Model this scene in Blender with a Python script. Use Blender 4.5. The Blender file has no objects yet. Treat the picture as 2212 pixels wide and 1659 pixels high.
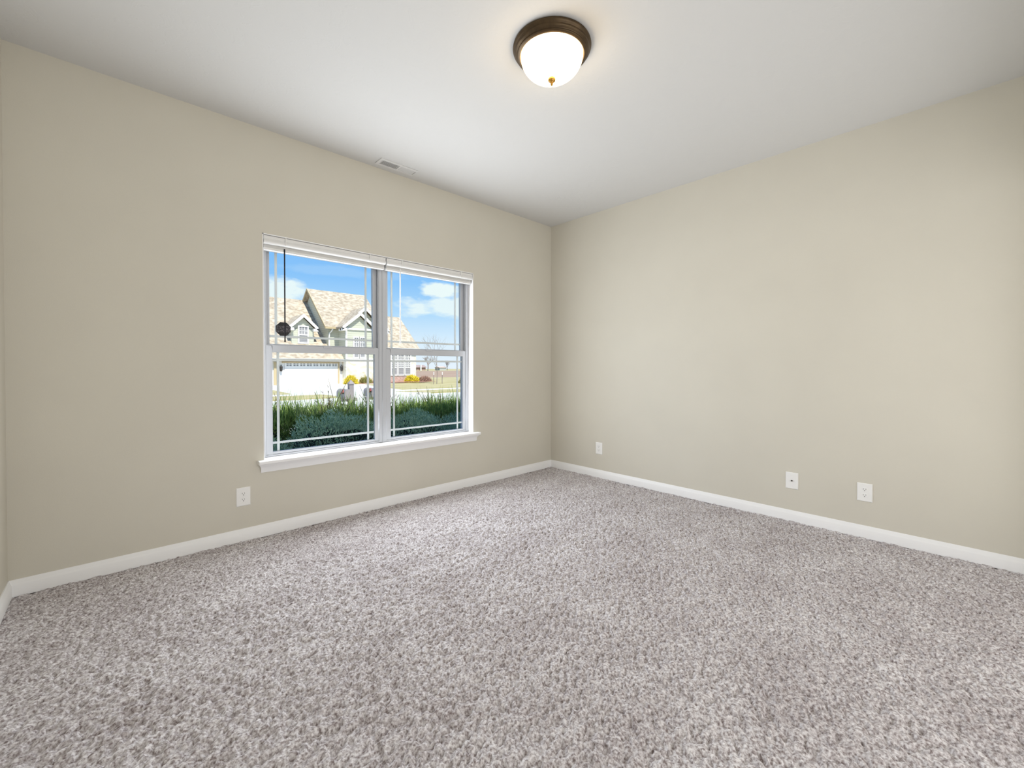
import bpy, bmesh, math, random
import numpy as np
from mathutils import Vector, Matrix

# ------------------------------------------------------------------ camera, sky, sun, lights, exposure
S = bpy.context.scene
COL = S.collection
random.seed(7)
RNG = np.random.default_rng(11)

RX0, RX1, RY0, RY1, RH = -0.383, 3.655, -0.39, 3.228, 2.74      # the room (metres)
GZ = -0.45                                                       # ground outside

cam = bpy.data.cameras.new('camera')
cam.sensor_width = 36.0
cam.lens = 36.0 * 916.5 / 2212.0
cam.shift_y = -25.9 / 2212.0
cam.clip_start = 0.02
cam.clip_end = 900
cam_o = bpy.data.objects.new('camera', cam)
cam_o.location = (0, 0, 1.1384)
cam_o.rotation_euler = (math.radians(90 - 0.612), 0, -math.radians(43.305))
COL.objects.link(cam_o)
S.camera = cam_o

S.view_settings.view_transform = 'Standard'
S.view_settings.look = 'None'
S.view_settings.gamma = 1.0
S.view_settings.exposure = 0.08
S.view_settings.use_curve_mapping = False
S.cycles.use_denoising = True
S.cycles.max_bounces = 10
S.cycles.diffuse_bounces = 6
S.cycles.transparent_max_bounces = 24


def nn(nt, t, **kw):
    n = nt.nodes.new(t)
    for k, v in kw.items():
        setattr(n, k, v)
    return n


def math_node(nt, op, a, b=None, c=None):
    n = nn(nt, 'ShaderNodeMath', operation=op)
    for i, v in enumerate((a, b, c)):
        if v is None:
            continue
        if isinstance(v, (int, float)):
            n.inputs[i].default_value = v
        else:
            nt.links.new(v, n.inputs[i])
    return n.outputs[0]


def ramp(nt, fac, stops, interp='LINEAR'):
    r = nn(nt, 'ShaderNodeValToRGB')
    r.color_ramp.interpolation = interp
    el = r.color_ramp.elements
    while len(el) < len(stops):
        el.new(0.5)
    for e, (p, c) in zip(el, stops):
        e.position = p
        e.color = (c[0], c[1], c[2], 1) if len(c) == 3 else c
    if fac is not None:
        nt.links.new(fac, r.inputs[0])
    return r.outputs[0]


def mixc(nt, fac, a, b, mode='MIX'):
    n = nn(nt, 'ShaderNodeMix', data_type='RGBA', blend_type=mode)
    for i, v in ((0, fac), (6, a), (7, b)):
        if isinstance(v, (int, float)):
            n.inputs[i].default_value = v
        elif isinstance(v, tuple):
            n.inputs[i].default_value = (v[0], v[1], v[2], 1)
        else:
            nt.links.new(v, n.inputs[i])
    return n.outputs[2]


# sky: blue above, pale towards the horizon, with a few soft cumulus banks
W = bpy.data.worlds.new('sky')
S.world = W
W.use_nodes = True
wn = W.node_tree
wn.nodes.clear()
wout = nn(wn, 'ShaderNodeOutputWorld')
bg = nn(wn, 'ShaderNodeBackground')
wn.links.new(bg.outputs[0], wout.inputs[0])
tc = nn(wn, 'ShaderNodeTexCoord')
sx = nn(wn, 'ShaderNodeSeparateXYZ')
wn.links.new(tc.outputs['Generated'], sx.inputs[0])
az = math_node(wn, 'ARCTAN2', sx.outputs[1], sx.outputs[0])
elev = math_node(wn, 'ARCSINE', sx.outputs[2])
sky = ramp(wn, math_node(wn, 'DIVIDE', elev, 1.2), [
    (0.0, (0.80, 0.88, 0.97)), (0.045, (0.73, 0.86, 0.98)), (0.10, (0.46, 0.71, 0.97)),
    (0.16, (0.26, 0.55, 0.95)), (0.30, (0.13, 0.41, 0.90)), (1.0, (0.06, 0.24, 0.7))])
cn = nn(wn, 'ShaderNodeTexNoise')
cn.inputs['Scale'].default_value = 16
cn.inputs['Detail'].default_value = 6
cn.inputs['Roughness'].default_value = 0.55
cm = nn(wn, 'ShaderNodeMapping')
cm.inputs['Scale'].default_value = (1, 1, 2.4)
wn.links.new(tc.outputs['Generated'], cm.inputs[0])
wn.links.new(cm.outputs[0], cn.inputs[0])
cloud = None
#      azimuth   elevation  width   height  (radians)
for a_, e_, wa, we, gain in ((0.985, 0.178, 0.058, 0.024, 1.0), (0.960, 0.138, 0.115, 0.032, 0.9), (0.86, 0.100, 0.06, 0.018, 0.7),
                             (1.330, 0.155, 0.080, 0.038, 0.95), (1.20, 0.205, 0.16, 0.012, 0.12)):
    dx = math_node(wn, 'DIVIDE', math_node(wn, 'SUBTRACT', az, a_), wa)
    dy = math_node(wn, 'DIVIDE', math_node(wn, 'SUBTRACT', elev, e_), we)
    r2 = math_node(wn, 'ADD', math_node(wn, 'MULTIPLY', dx, dx), math_node(wn, 'MULTIPLY', dy, dy))
    v = math_node(wn, 'SUBTRACT', 1.0, math_node(wn, 'SQRT', r2))
    v = math_node(wn, 'ADD', v, math_node(wn, 'MULTIPLY', math_node(wn, 'SUBTRACT', cn.outputs['Fac'], 0.5), 2.0))
    v = math_node(wn, 'MULTIPLY', math_node(wn, 'SMOOTH_MIN', math_node(wn, 'MAXIMUM', math_node(wn, 'MULTIPLY', v, 2.2), 0.0), 1.0, 0.1), gain)
    cloud = v if cloud is None else math_node(wn, 'MAXIMUM', cloud, v)
skyc = mixc(wn, cloud, sky, (0.84, 0.94, 0.95))
wn.links.new(skyc, bg.inputs[0])
bg.inputs[1].default_value = 1.0

sun = bpy.data.lights.new('sun', 'SUN')
sun.energy = 6.4
sun.angle = math.radians(0.6)
sun.color = (1.0, 0.95, 0.86)
sun_o = bpy.data.objects.new('sun', sun)
sun_o.rotation_euler = Vector((0.04, 0.53, -0.845)).to_track_quat('-Z', 'Y').to_euler()
sun_o.location = (8, -14, 20)
COL.objects.link(sun_o)


def area(name, loc, direction, sx_, sy_, power, color, spread=180):
    l = bpy.data.lights.new(name, 'AREA')
    l.shape = 'RECTANGLE'
    l.size, l.size_y = sx_, sy_
    l.energy = power
    l.color = color
    l.spread = math.radians(spread)
    o = bpy.data.objects.new(name, l)
    o.location = loc
    o.rotation_euler = Vector(direction).to_track_quat('-Z', 'Y').to_euler()
    o.visible_camera = False
    COL.objects.link(o)
    return o


# daylight that comes in through the window, and two fill lamps added behind the camera
area('window_daylight', (1.636, 3.292, 1.23), (0, -1, -0.02), 1.72, 1.36, 45, (0.92, 0.96, 1.0))
area('added_fill', (0.98, -1.35, 1.15), (0.10, 1, 0.10), 1.0, 1.9, 28, (0.98, 0.98, 1.0))
area('added_fill', (2.75, -1.35, 1.15), (0.02, 1, 0.62), 1.2, 1.9, 19, (0.98, 0.98, 1.0))


# ------------------------------------------------------------------ materials
def principled(name, color=(0.8, 0.8, 0.8), rough=0.6, metal=0.0, spec=0.4):
    m = bpy.data.materials.new(name)
    m.use_nodes = True
    nt = m.node_tree
    b = nt.nodes['Principled BSDF']
    b.inputs['Base Color'].default_value = (*color, 1)
    b.inputs['Roughness'].default_value = rough
    b.inputs['Metallic'].default_value = metal
    b.inputs['Specular IOR Level'].default_value = spec
    return m, nt, b


def obj_coord(nt, scale=(1, 1, 1), rot=(0, 0, 0)):
    t = nn(nt, 'ShaderNodeTexCoord')
    mp = nn(nt, 'ShaderNodeMapping')
    mp.inputs['Scale'].default_value = scale
    mp.inputs['Rotation'].default_value = rot
    nt.links.new(t.outputs['Object'], mp.inputs[0])
    return mp.outputs[0]


def noise(nt, vec, scale, detail=3, rough=0.5):
    n = nn(nt, 'ShaderNodeTexNoise')
    n.inputs['Scale'].default_value = scale
    n.inputs['Detail'].default_value = detail
    n.inputs['Roughness'].default_value = rough
    if vec is not None:
        nt.links.new(vec, n.inputs[0])
    return n.outputs['Fac']


def bump(nt, b, h, strength, dist):
    n = nn(nt, 'ShaderNodeBump')
    n.inputs['Strength'].default_value = strength
    n.inputs['Distance'].default_value = dist
    nt.links.new(h, n.inputs['Height'])
    nt.links.new(n.outputs[0], b.inputs['Normal'])


def speckled(name, c1, c2, scale, rough=0.9, detail=3, stretch=(1, 1, 1), lo=0.35, hi=0.65, bmp=None, spec=0.2):
    m, nt, b = principled(name, c1, rough, 0, spec)
    v = obj_coord(nt, stretch)
    f = noise(nt, v, scale, detail)
    nt.links.new(ramp(nt, f, [(lo, c1), (hi, c2)]), b.inputs['Base Color'])
    if bmp:
        bump(nt, b, f, bmp[0], bmp[1])
    return m


M = {}
# wall paint with roller stipple
m, nt, b = principled('wall_paint', (0.66, 0.63, 0.55), 0.62, 0, 0.25)
v = obj_coord(nt)
f = noise(nt, v, 2.2, 2)
nt.links.new(ramp(nt, f, [(0.3, (0.65, 0.622, 0.545)), (0.7, (0.67, 0.642, 0.562))]), b.inputs['Base Color'])
bump(nt, b, noise(nt, v, 260, 2), 0.12, 0.002)
M['wall'] = m
# ceiling paint with skip-trowel texture
m, nt, b = principled('ceiling_paint', (0.665, 0.665, 0.66), 0.8, 0, 0.2)
v = obj_coord(nt)
w1 = nn(nt, 'ShaderNodeTexNoise')
w1.inputs['Scale'].default_value = 9
w1.inputs['Detail'].default_value = 5
w1.inputs['Distortion'].default_value = 1.6
nt.links.new(v, w1.inputs[0])
h = ramp(nt, w1.outputs['Fac'], [(0.55, (0, 0, 0)), (0.60, (1, 1, 1)), (0.64, (1, 1, 1)), (0.70, (0.2, 0.2, 0.2))])
bump(nt, b, h, 0.10, 0.004)
M['ceiling'] = m
M['trim'] = principled('trim_white', (0.91, 0.915, 0.925), 0.42, 0, 0.4)[0]
M['vinyl'] = principled('window_vinyl', (0.55, 0.57, 0.605), 0.4, 0, 0.4)[0]  # white vinyl greyed, its shade is put into the colour
M['grille'] = principled('grille_white', (0.86, 0.87, 0.89), 0.4, 0, 0.4)[0]
M['blind'] = principled('blind_vinyl', (0.80, 0.80, 0.79), 0.35, 0, 0.45)[0]
M['plate'] = principled('plate_plastic', (0.90, 0.90, 0.89), 0.35, 0, 0.45)[0]
M['slot'] = principled('slot_dark', (0.05, 0.045, 0.04), 0.7)[0]
M['black_plastic'] = principled('black_plastic', (0.012, 0.011, 0.013), 0.8, 0, 0.1)[0]
M['vent'] = principled('vent_enamel', (0.70, 0.70, 0.70), 0.45)[0]
M['vent_dark'] = principled('vent_throat', (0.48, 0.48, 0.48), 0.7)[0]
# bronze pan
m, nt, b = principled('oiled_bronze', (0.085, 0.055, 0.028), 0.42, 0.7, 0.5)
f = noise(nt, obj_coord(nt), 30, 3)
nt.links.new(ramp(nt, f, [(0.3, (0.07, 0.046, 0.024)), (0.7, (0.10, 0.066, 0.034))]), b.inputs['Base Color'])
M['bronze'] = m
M['finial'] = principled('finial_brass', (0.45, 0.24, 0.05), 0.35, 0.6)[0]
# lit frosted glass bowl
m, nt, b = principled('lit_frosted_glass', (0.9, 0.87, 0.8), 0.5)
f = noise(nt, obj_coord(nt), 7, 4)
ec = ramp(nt, f, [(0.35, (1.0, 0.70, 0.36)), (0.55, (1.0, 0.76, 0.44))])
nt.links.new(ec, b.inputs['Emission Color'])
b.inputs['Emission Strength'].default_value = 10
M['lit_glass'] = m
# window glass
m = bpy.data.materials.new('clear_glass')
m.use_nodes = True
nt = m.node_tree
nt.nodes.clear()
o_ = nn(nt, 'ShaderNodeOutputMaterial')
tr = nn(nt, 'ShaderNodeBsdfTransparent')
tr.inputs[0].default_value = (0.97, 0.985, 0.98, 1)
gl = nn(nt, 'ShaderNodeBsdfGlossy')
gl.inputs['Roughness'].default_value = 0.02
lw = nn(nt, 'ShaderNodeFresnel')
lw.inputs[0].default_value = 1.12
mx = nn(nt, 'ShaderNodeMixShader')
nt.links.new(lw.outputs[0], mx.inputs[0])
nt.links.new(tr.outputs[0], mx.inputs[1])
nt.links.new(gl.outputs[0], mx.inputs[2])
nt.links.new(mx.outputs[0], o_.inputs[0])
M['glass'] = m
# carpet
m, nt, b = principled('carpet_pile', (0.4, 0.36, 0.35), 0.95, 0, 0.05)
v = obj_coord(nt)
f1 = noise(nt, v, 115, 2, 0.6)
c1 = ramp(nt, f1, [(0.31, (0.22, 0.18, 0.178)), (0.50, (0.53, 0.50, 0.51)), (0.66, (0.78, 0.765, 0.78))])
f2 = noise(nt, obj_coord(nt, (1.0, 1.6, 1), (0, 0, 0.6)), 2.3, 4, 0.55)
c2 = ramp(nt, f2, [(0.34, (0.88, 0.86, 0.86)), (0.66, (1.06, 1.06, 1.06))])
nt.links.new(mixc(nt, 1.0, c1, c2, 'MULTIPLY'), b.inputs['Base Color'])
b.inputs['Sheen Weight'].default_value = 0.15
M['carpet'] = m
# outdoors
M['shingle'] = speckled('roof_shingles', (0.32, 0.26, 0.19), (0.54, 0.47, 0.37), 2.6, 0.95, 4, (1, 1.2, 1.5))
m, nt, b = principled('sage_siding', (0.66, 0.66, 0.53), 0.7, 0, 0.2)
wv = nn(nt, 'ShaderNodeTexWave', bands_direction='Z', wave_profile='SAW')
wv.inputs['Scale'].default_value = 1.6
nt.links.new(obj_coord(nt), wv.inputs[0])
nt.links.new(ramp(nt, wv.outputs['Fac'], [(0.0, (0.36, 0.36, 0.27)), (0.20, (0.54, 0.545, 0.44)), (1.0, (0.59, 0.595, 0.49))]), b.inputs['Base Color'])
bump(nt, b, wv.outputs['Fac'], 0.4, 0.03)
M['siding'] = m
m, nt, b = principled('cream_stone', (0.7, 0.63, 0.48), 0.9, 0, 0.2)
vo = nn(nt, 'ShaderNodeTexVoronoi')
vo.inputs['Scale'].default_value = 2.6
nt.links.new(obj_coord(nt, (1, 1, 1.8)), vo.inputs[0])
nt.links.new(ramp(nt, vo.outputs['Color'], [(0.0, (0.60, 0.50, 0.33)), (0.4, (0.78, 0.73, 0.60)), (1.0, (0.85, 0.82, 0.74))]), b.inputs['Base Color'])
M['stone'] = m
M['brick'] = speckled('red_brick', (0.42, 0.27, 0.22), (0.60, 0.45, 0.40), 9, 0.9, 2)
M['ext_white'] = principled('painted_white', (0.82, 0.81, 0.78), 0.6)[0]
M['tan_trim'] = principled('tan_trim', (0.50, 0.40, 0.24), 0.7)[0]
m, nt, b = principled('house_glass', (0.10, 0.11, 0.12), 0.12, 0, 0.5)
M['ext_glass'] = m
M['ext_blind'] = speckled('drawn_blinds', (0.24, 0.24, 0.25), (0.40, 0.39, 0.40), 4, 0.8, 1, (0.1, 0.1, 6))
M['lantern'] = principled('lantern_iron', (0.04, 0.035, 0.03), 0.5)[0]
M['concrete'] = speckled('pale_concrete', (0.60, 0.58, 0.54), (0.68, 0.66, 0.62), 1.2, 0.9, 4)
M['lawn'] = speckled('spring_lawn', (0.36, 0.31, 0.14), (0.47, 0.41, 0.24), 1.1, 1.0, 5, (0.5, 1.6, 1))
M['field'] = speckled('ploughed_field', (0.30, 0.20, 0.14), (0.40, 0.29, 0.21), 0.25, 1.0, 5, (0.25, 2, 1))
M['mulch'] = speckled('bark_mulch', (0.30, 0.15, 0.11), (0.42, 0.25, 0.19), 3, 1.0, 4)
M['juniper'] = speckled('blue_juniper', (0.20, 0.34, 0.21), (0.50, 0.68, 0.46), 30, 0.8, 2)
M['yew'] = speckled('green_sprays', (0.11, 0.20, 0.04), (0.34, 0.45, 0.12), 26, 0.8, 2)
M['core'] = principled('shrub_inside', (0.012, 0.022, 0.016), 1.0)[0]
M['twig'] = speckled('bare_twigs', (0.10, 0.085, 0.04), (0.20, 0.17, 0.09), 12, 0.9, 2)
M['bark'] = speckled('grey_bark', (0.22, 0.18, 0.16), (0.34, 0.29, 0.26), 2, 0.95, 3)
M['forsythia'] = speckled('yellow_blossom', (0.58, 0.46, 0.03), (0.75, 0.62, 0.06), 6, 0.9, 2)
M['rust_shrub'] = speckled('rusty_twiggy_shrub', (0.30, 0.17, 0.13), (0.45, 0.30, 0.22), 6, 0.95, 2)
M['olive_shrub'] = speckled('olive_shrub', (0.26, 0.25, 0.07), (0.42, 0.36, 0.14), 6, 0.95, 2)
M['mailbox'] = principled('mailbox_taupe', (0.27, 0.235, 0.225), 0.5)[0]
M['flag'] = principled('mailbox_flag_red', (0.55, 0.10, 0.09), 0.5)[0]
M['far_brick'] = speckled('far_brick', (0.34, 0.22, 0.18), (0.42, 0.30, 0.26), 1, 0.95, 2)
M['far_grey'] = principled('far_grey_wall', (0.40, 0.42, 0.40), 0.9)[0]
M['far_roof'] = principled('far_roof', (0.32, 0.24, 0.22), 0.9)[0]
M['far_tan'] = principled('far_tan_roof', (0.55, 0.40, 0.33), 0.9)[0]
# octagonal sticker: dark with a mottled, unreadable band
m, nt, b = principled('sticker_print', (0.02, 0.02, 0.022), 0.5)
v = obj_coord(nt)
f = noise(nt, v, 150, 3, 0.7)
nt.links.new(ramp(nt, f, [(0.47, (0.02, 0.018, 0.022)), (0.60, (0.16, 0.15, 0.16))]), b.inputs['Base Color'])
M['sticker_band'] = m
M['sticker'] = principled('sticker_dark', (0.014, 0.015, 0.016), 0.5)[0]


# ------------------------------------------------------------------ building helpers
class MB:
    """collects geometry for one mesh object"""

    def __init__(s):
        s.v, s.f = [], []

    def add(s, verts, faces):
        k = len(s.v)
        s.v += [tuple(p) for p in verts]
        s.f += [tuple(i + k for i in f) for f in faces]
        return s

    def box(s, x0, x1, y0, y1, z0, z1):
        return s.add([(x, y, z) for x in (x0, x1) for y in (y0, y1) for z in (z0, z1)],
                     [(0, 1, 3, 2), (4, 6, 7, 5), (0, 4, 5, 1), (2, 3, 7, 6), (0, 2, 6, 4), (1, 5, 7, 3)])

    def prism(s, poly, vec):
        """closed polygon (list of 3-D points) extruded by vec"""
        n = len(poly)
        vec = Vector(vec)
        a = [Vector(p) for p in poly]
        vs = a + [p + vec for p in a]
        fs = [tuple(range(n))[::-1], tuple(range(n, 2 * n))]
        fs += [(i, (i + 1) % n, n + (i + 1) % n, n + i) for i in range(n)]
        return s.add(vs, fs)

    def bar(s, p, q, w, h=None, up=(0, 0, 1)):
        h = h or w
        p, q = Vector(p), Vector(q)
        d = (q - p).normalized()
        a = d.cross(Vector(up))
        if a.length < 1e-4:
            a = d.cross(Vector((1, 0, 0)))
        a.normalize()
        b_ = a.cross(d)
        c = [p + a * (w / 2) * i + b_ * (h / 2) * j for i, j in ((-1, -1), (1, -1), (1, 1), (-1, 1))]
        return s.prism(c, q - p)

    def tube(s, pts, rad, n=8):
        pts = [Vector(p) for p in pts]
        if isinstance(rad, (int, float)):
            rad = [rad] * len(pts)
        vs, fs = [], []
        for i, p in enumerate(pts):
            d = (pts[min(i + 1, len(pts) - 1)] - pts[max(i - 1, 0)]).normalized()
            a = d.cross(Vector((0.31, 0.17, 0.93)))
            if a.length < 1e-3:
                a = d.cross(Vector((1, 0, 0)))
            a.normalize()
            b_ = d.cross(a)
            for k in range(n):
                t = 2 * math.pi * k / n
                vs.append(p + (a * math.cos(t) + b_ * math.sin(t)) * rad[i])
        for i in range(len(pts) - 1):
            for k in range(n):
                fs.append((i * n + k, i * n + (k + 1) % n, (i + 1) * n + (k + 1) % n, (i + 1) * n + k))
        fs.append(tuple(range(n))[::-1])
        fs.append(tuple((len(pts) - 1) * n + k for k in range(n)))
        return s.add(vs, fs)

    def lathe(s, prof, c=(0, 0, 0), n=64, axis='Z'):
        """prof: (radius, height) pairs turned round an axis through c"""
        vs, fs = [], []
        for r, h in prof:
            for k in range(n):
                t = 2 * math.pi * k / n
                x, y = r * math.cos(t), r * math.sin(t)
                p = {'Z': (x, y, h), 'X': (h, x, y), 'Y': (x, h, y)}[axis]
                vs.append((c[0] + p[0], c[1] + p[1], c[2] + p[2]))
        for i in range(len(prof) - 1):
            for k in range(n):
                fs.append((i * n + k, i * n + (k + 1) % n, (i + 1) * n + (k + 1) % n, (i + 1) * n + k))
        if prof[0][0] > 1e-5:
            fs.append(tuple(range(n))[::-1])
        if prof[-1][0] > 1e-5:
            fs.append(tuple((len(prof) - 1) * n + k for k in range(n)))
        return s.add(vs, fs)

    def build(s, name, mat, parent=None, smooth=False, bevel=0.0, fix=True):
        me = bpy.data.meshes.new(name)
        me.from_pydata(s.v, [], s.f)
        if fix:
            bm = bmesh.new()
            bm.from_mesh(me)
            bmesh.ops.remove_doubles(bm, verts=bm.verts, dist=1e-6)
            bmesh.ops.recalc_face_normals(bm, faces=bm.faces)
            bm.to_mesh(me)
            bm.free()
        o = bpy.data.objects.new(name, me)
        COL.objects.link(o)
        me.materials.append(mat)
        if smooth:
            me.shade_smooth()
            me.set_sharp_from_angle(angle=math.radians(40))
        if bevel:
            b_ = o.modifiers.new('bevel', 'BEVEL')
            b_.width = bevel
            b_.segments = 2
            b_.limit_method = 'ANGLE'
        if parent:
            o.parent = parent
            o.matrix_parent_inverse = parent.matrix_basis.inverted()
        return o


def tag(o, label=None, cat=None, group=None, kind=None):
    for k, v in (('label', label), ('category', cat), ('group', group), ('kind', kind)):
        if v:
            o[k] = v
    return o


def empty(name, loc, label=None, cat=None, group=None, kind=None):
    o = bpy.data.objects.new(name, None)
    o.empty_display_size = 0.1
    o.location = loc
    COL.objects.link(o)
    return tag(o, label, cat, group, kind)


def copy_tree(o, parent=None):
    c = o.copy()
    COL.objects.link(c)
    if parent:
        c.parent = parent
    for ch in list(o.children):
        copy_tree(ch, c)
    return c


# ------------------------------------------------------------------ room shell
WT = 0.17                                     # outer wall thickness
OX0, OX1, OZ0, OZ1 = 0.740, 2.531, 0.470, 2.0425   # window opening
LX, MX, HX = OX0, (OX0 + OX1) / 2, OX1

# carpeted floor: a real relief of tufts
sp = 0.0055
nx, ny = int((RX1 - RX0) / sp), int((RY1 - RY0) / sp)


def field_noise(nx, ny, ax, ay, ang):
    """smooth random field; ax, ay = feature sizes (cells) along the axes turned by ang"""
    g = np.fft.rfft2(RNG.standard_normal((ny, nx)))
    fy = np.fft.fftfreq(ny)[:, None]
    fx = np.fft.rfftfreq(nx)[None, :]
    u = fx * math.cos(ang) + fy * math.sin(ang)
    w = -fx * math.sin(ang) + fy * math.cos(ang)
    k = np.exp(-2 * (math.pi ** 2) * ((u * ax) ** 2 + (w * ay) ** 2))
    r = np.fft.irfft2(g * k, s=(ny, nx))
    return r / r.std()


tuft = 0.8 * field_noise(nx, ny, 1.45, 0.8, 0.6) + 0.55 * field_noise(nx, ny, 0.75, 1.1, 0.3)
tuft = np.tanh(tuft * 0.9)
hgt = 0.0060 * tuft - 0.010 * np.clip(-tuft - 0.45, 0, 1) + 0.0008 * field_noise(nx, ny, 40, 25, 0.7)
hgt -= np.percentile(hgt, 99.5)
jx = field_noise(nx, ny, 0.8, 0.8, 0) * sp * 0.25
jy = field_noise(nx, ny, 0.8, 0.8, 0) * sp * 0.25
X, Y = np.meshgrid(np.linspace(RX0, RX1, nx), np.linspace(RY0, RY1, ny))
jx[:, 0] = jx[:, -1] = jy[0] = jy[-1] = 0
co = np.stack([X + jx, Y + jy, hgt + 0.008], -1).reshape(-1, 3).astype(np.float32)
idx = np.arange(nx * ny).reshape(ny, nx)
quads = np.stack([idx[:-1, :-1], idx[:-1, 1:], idx[1:, 1:], idx[1:, :-1]], -1).reshape(-1, 4).astype(np.int32)
me = bpy.data.meshes.new('floor')
me.vertices.add(len(co))
me.vertices.foreach_set('co', co.ravel())
me.loops.add(quads.size)
me.loops.foreach_set('vertex_index', quads.ravel())
me.polygons.add(len(quads))
me.polygons.foreach_set('loop_start', np.arange(0, quads.size, 4, dtype=np.int32))
me.update(calc_edges=True)
me.validate()
me.shade_smooth()
floor = bpy.data.objects.new('floor', me)
COL.objects.link(floor)
me.materials.append(M['carpet'])
tag(floor, 'mottled grey-mauve cut pile carpet covering the whole floor', 'carpet', None, 'structure')

ceiling = MB().box(RX0 - WT, RX1 + WT, RY0 - 0.12, RY1 + WT, RH, RH + 0.12).build('ceiling', M['ceiling'])
tag(ceiling, 'flat off-white ceiling with a light trowelled texture', 'ceiling', None, 'structure')

w = MB()
Y0, Y1 = RY1, RY1 + WT
w.box(RX0 - WT, OX0, Y0, Y1, GZ, RH).box(OX1, RX1 + WT, Y0, Y1, GZ, RH)
w.box(OX0, OX1, Y0, Y1, GZ, OZ0).box(OX0, OX1, Y0, Y1, OZ1, RH)
tag(w.build('wall_window', M['wall']), 'greige painted wall with the twin window in it', 'wall', None, 'structure')
tag(MB().box(RX1, RX1 + WT, RY0 - 0.12, RY1, GZ, RH).build('wall_right', M['wall']),
    'plain greige painted wall on the right with three cover plates', 'wall', None, 'structure')
tag(MB().box(RX0 - WT, RX0, RY0 - 0.12, RY1, GZ, RH).build('wall_left', M['wall']),
    'sliver of greige wall at the very left edge of the photo', 'wall', None, 'structure')
DX0, DX1, DZ = 0.42, 3.45, 2.12               # opening added in the back wall to let fill light in
w = MB()
w.box(RX0, DX0, RY0 - 0.12, RY0, GZ, RH).box(DX1, RX1, RY0 - 0.12, RY0, GZ, RH).box(DX0, DX1, RY0 - 0.12, RY0, DZ, RH)
tag(w.build('wall_back', M['wall']), 'greige wall behind the photographer with an opening added for fill light', 'wall', None, 'structure')
w = MB()  # unseen hall box, added to house the fill lamps
w.box(-0.15, -0.05, -1.75, RY0 - 0.12, GZ, RH).box(3.75, 3.85, -1.75, RY0 - 0.12, GZ, RH).box(-0.15, 3.85, -1.85, -1.75, GZ, RH)
w.box(-0.15, 3.85, -1.85, RY0 - 0.12, RH, RH + 0.1).box(-0.15, 3.85, -1.85, RY0, -0.12, 0.0)
tag(w.build('wall_added_hall', M['wall']), 'added unseen hall box around the fill lamps', 'wall', None, 'structure')

# baseboards: flat face with a sloped, slightly hollowed top
BP = [(0, 0), (0.015, 0), (0.015, 0.055), (0.0125, 0.060), (0.0085, 0.068), (0.006, 0.078), (0.0035, 0.082), (0, 0.082)]


def baseboard(name, p, q, inward, label):
    p, q, n = Vector(p), Vector(q), Vector(inward)
    poly = [p + n * a + Vector((0, 0, h)) for a, h in BP]
    return tag(MB().prism(poly, q - p).build(name, M['trim'], None, True), label, 'baseboard', None, 'structure')


baseboard('baseboard_window', (RX0, RY1, 0), (RX1, RY1, 0), (0, -1, 0), 'white baseboard along the window wall')
baseboard('baseboard_right', (RX1, RY0, 0), (RX1, RY1, 0), (-1, 0, 0), 'white baseboard along the right wall')
baseboard('baseboard_left', (RX0, RY0, 0), (RX0, RY1, 0), (1, 0, 0), 'short piece of white baseboard at the left edge of the photo')

# white liner of the window opening, sill and apron
FY = 3.300                                     # inner face of the vinyl frames
t = 0.006
w = MB()
w.box(OX0, OX0 + t, RY1 - 0.001, Y1, OZ0, OZ1).box(OX1 - t, OX1, RY1 - 0.001, Y1, OZ0, OZ1).box(OX0, OX1, RY1 - 0.001, Y1, OZ1 - t, OZ1)
tag(w.build('trim_1', M['trim']), 'white lined sides and head of the window opening', 'window trim', None, 'structure')
sill = empty('trim_2', (MX, RY1, 0.43), 'white window sill with a moulded apron under the twin window', 'window sill', None, 'structure')
st = MB()
st.prism([(OX0 + t, y, z) for y, z in [(Y1 - 0.02, 0.490), (Y1 - 0.02, 0.515), (RY1 - 0.001, 0.515), (RY1 - 0.001, 0.490)]], (OX1 - OX0 - 2 * t, 0, 0))
st.prism([(0.703, y, z) for y, z in [(RY1, 0.490), (RY1, 0.515), (3.180, 0.515), (3.1745, 0.512), (3.172, 0.5025), (3.1745, 0.493), (3.180, 0.490)]], (1.877, 0, 0))
st.build('stool', M['trim'], sill, True)
ap = [(RY1, 0.432), (RY1 - 0.010, 0.432), (RY1 - 0.012, 0.440), (RY1 - 0.013, 0.462), (RY1 - 0.020, 0.474), (RY1 - 0.030, 0.482), (RY1 - 0.032, 0.490), (RY1, 0.490)]
a = MB()
n = len(ap)
vs = [(0.728 - (RY1 - y) * 0.6, y, z) for y, z in ap] + [(2.555 + (RY1 - y) * 0.6, y, z) for y, z in ap]
a.add(vs, [tuple(range(n)), tuple(range(n, 2 * n))[::-1]] + [(i, n + i, n + (i + 1) % n, (i + 1) % n) for i in range(n)])
a.build('apron', M['trim'], sill, True)


# ------------------------------------------------------------------ twin single-hung windows
def ring(mb, x0, x1, z0, z1, l, r, b_, t_, y0, y1):
    """rectangular frame of given member widths"""
    mb.box(x0, x0 + l, y0, y1, z0, z1).box(x1 - r, x1, y0, y1, z0, z1)
    mb.box(x0 + l, x1 - r, y0, y1, z0, z0 + b_).box(x0 + l, x1 - r, y0, y1, z1 - t_, z1)
    return mb


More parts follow.
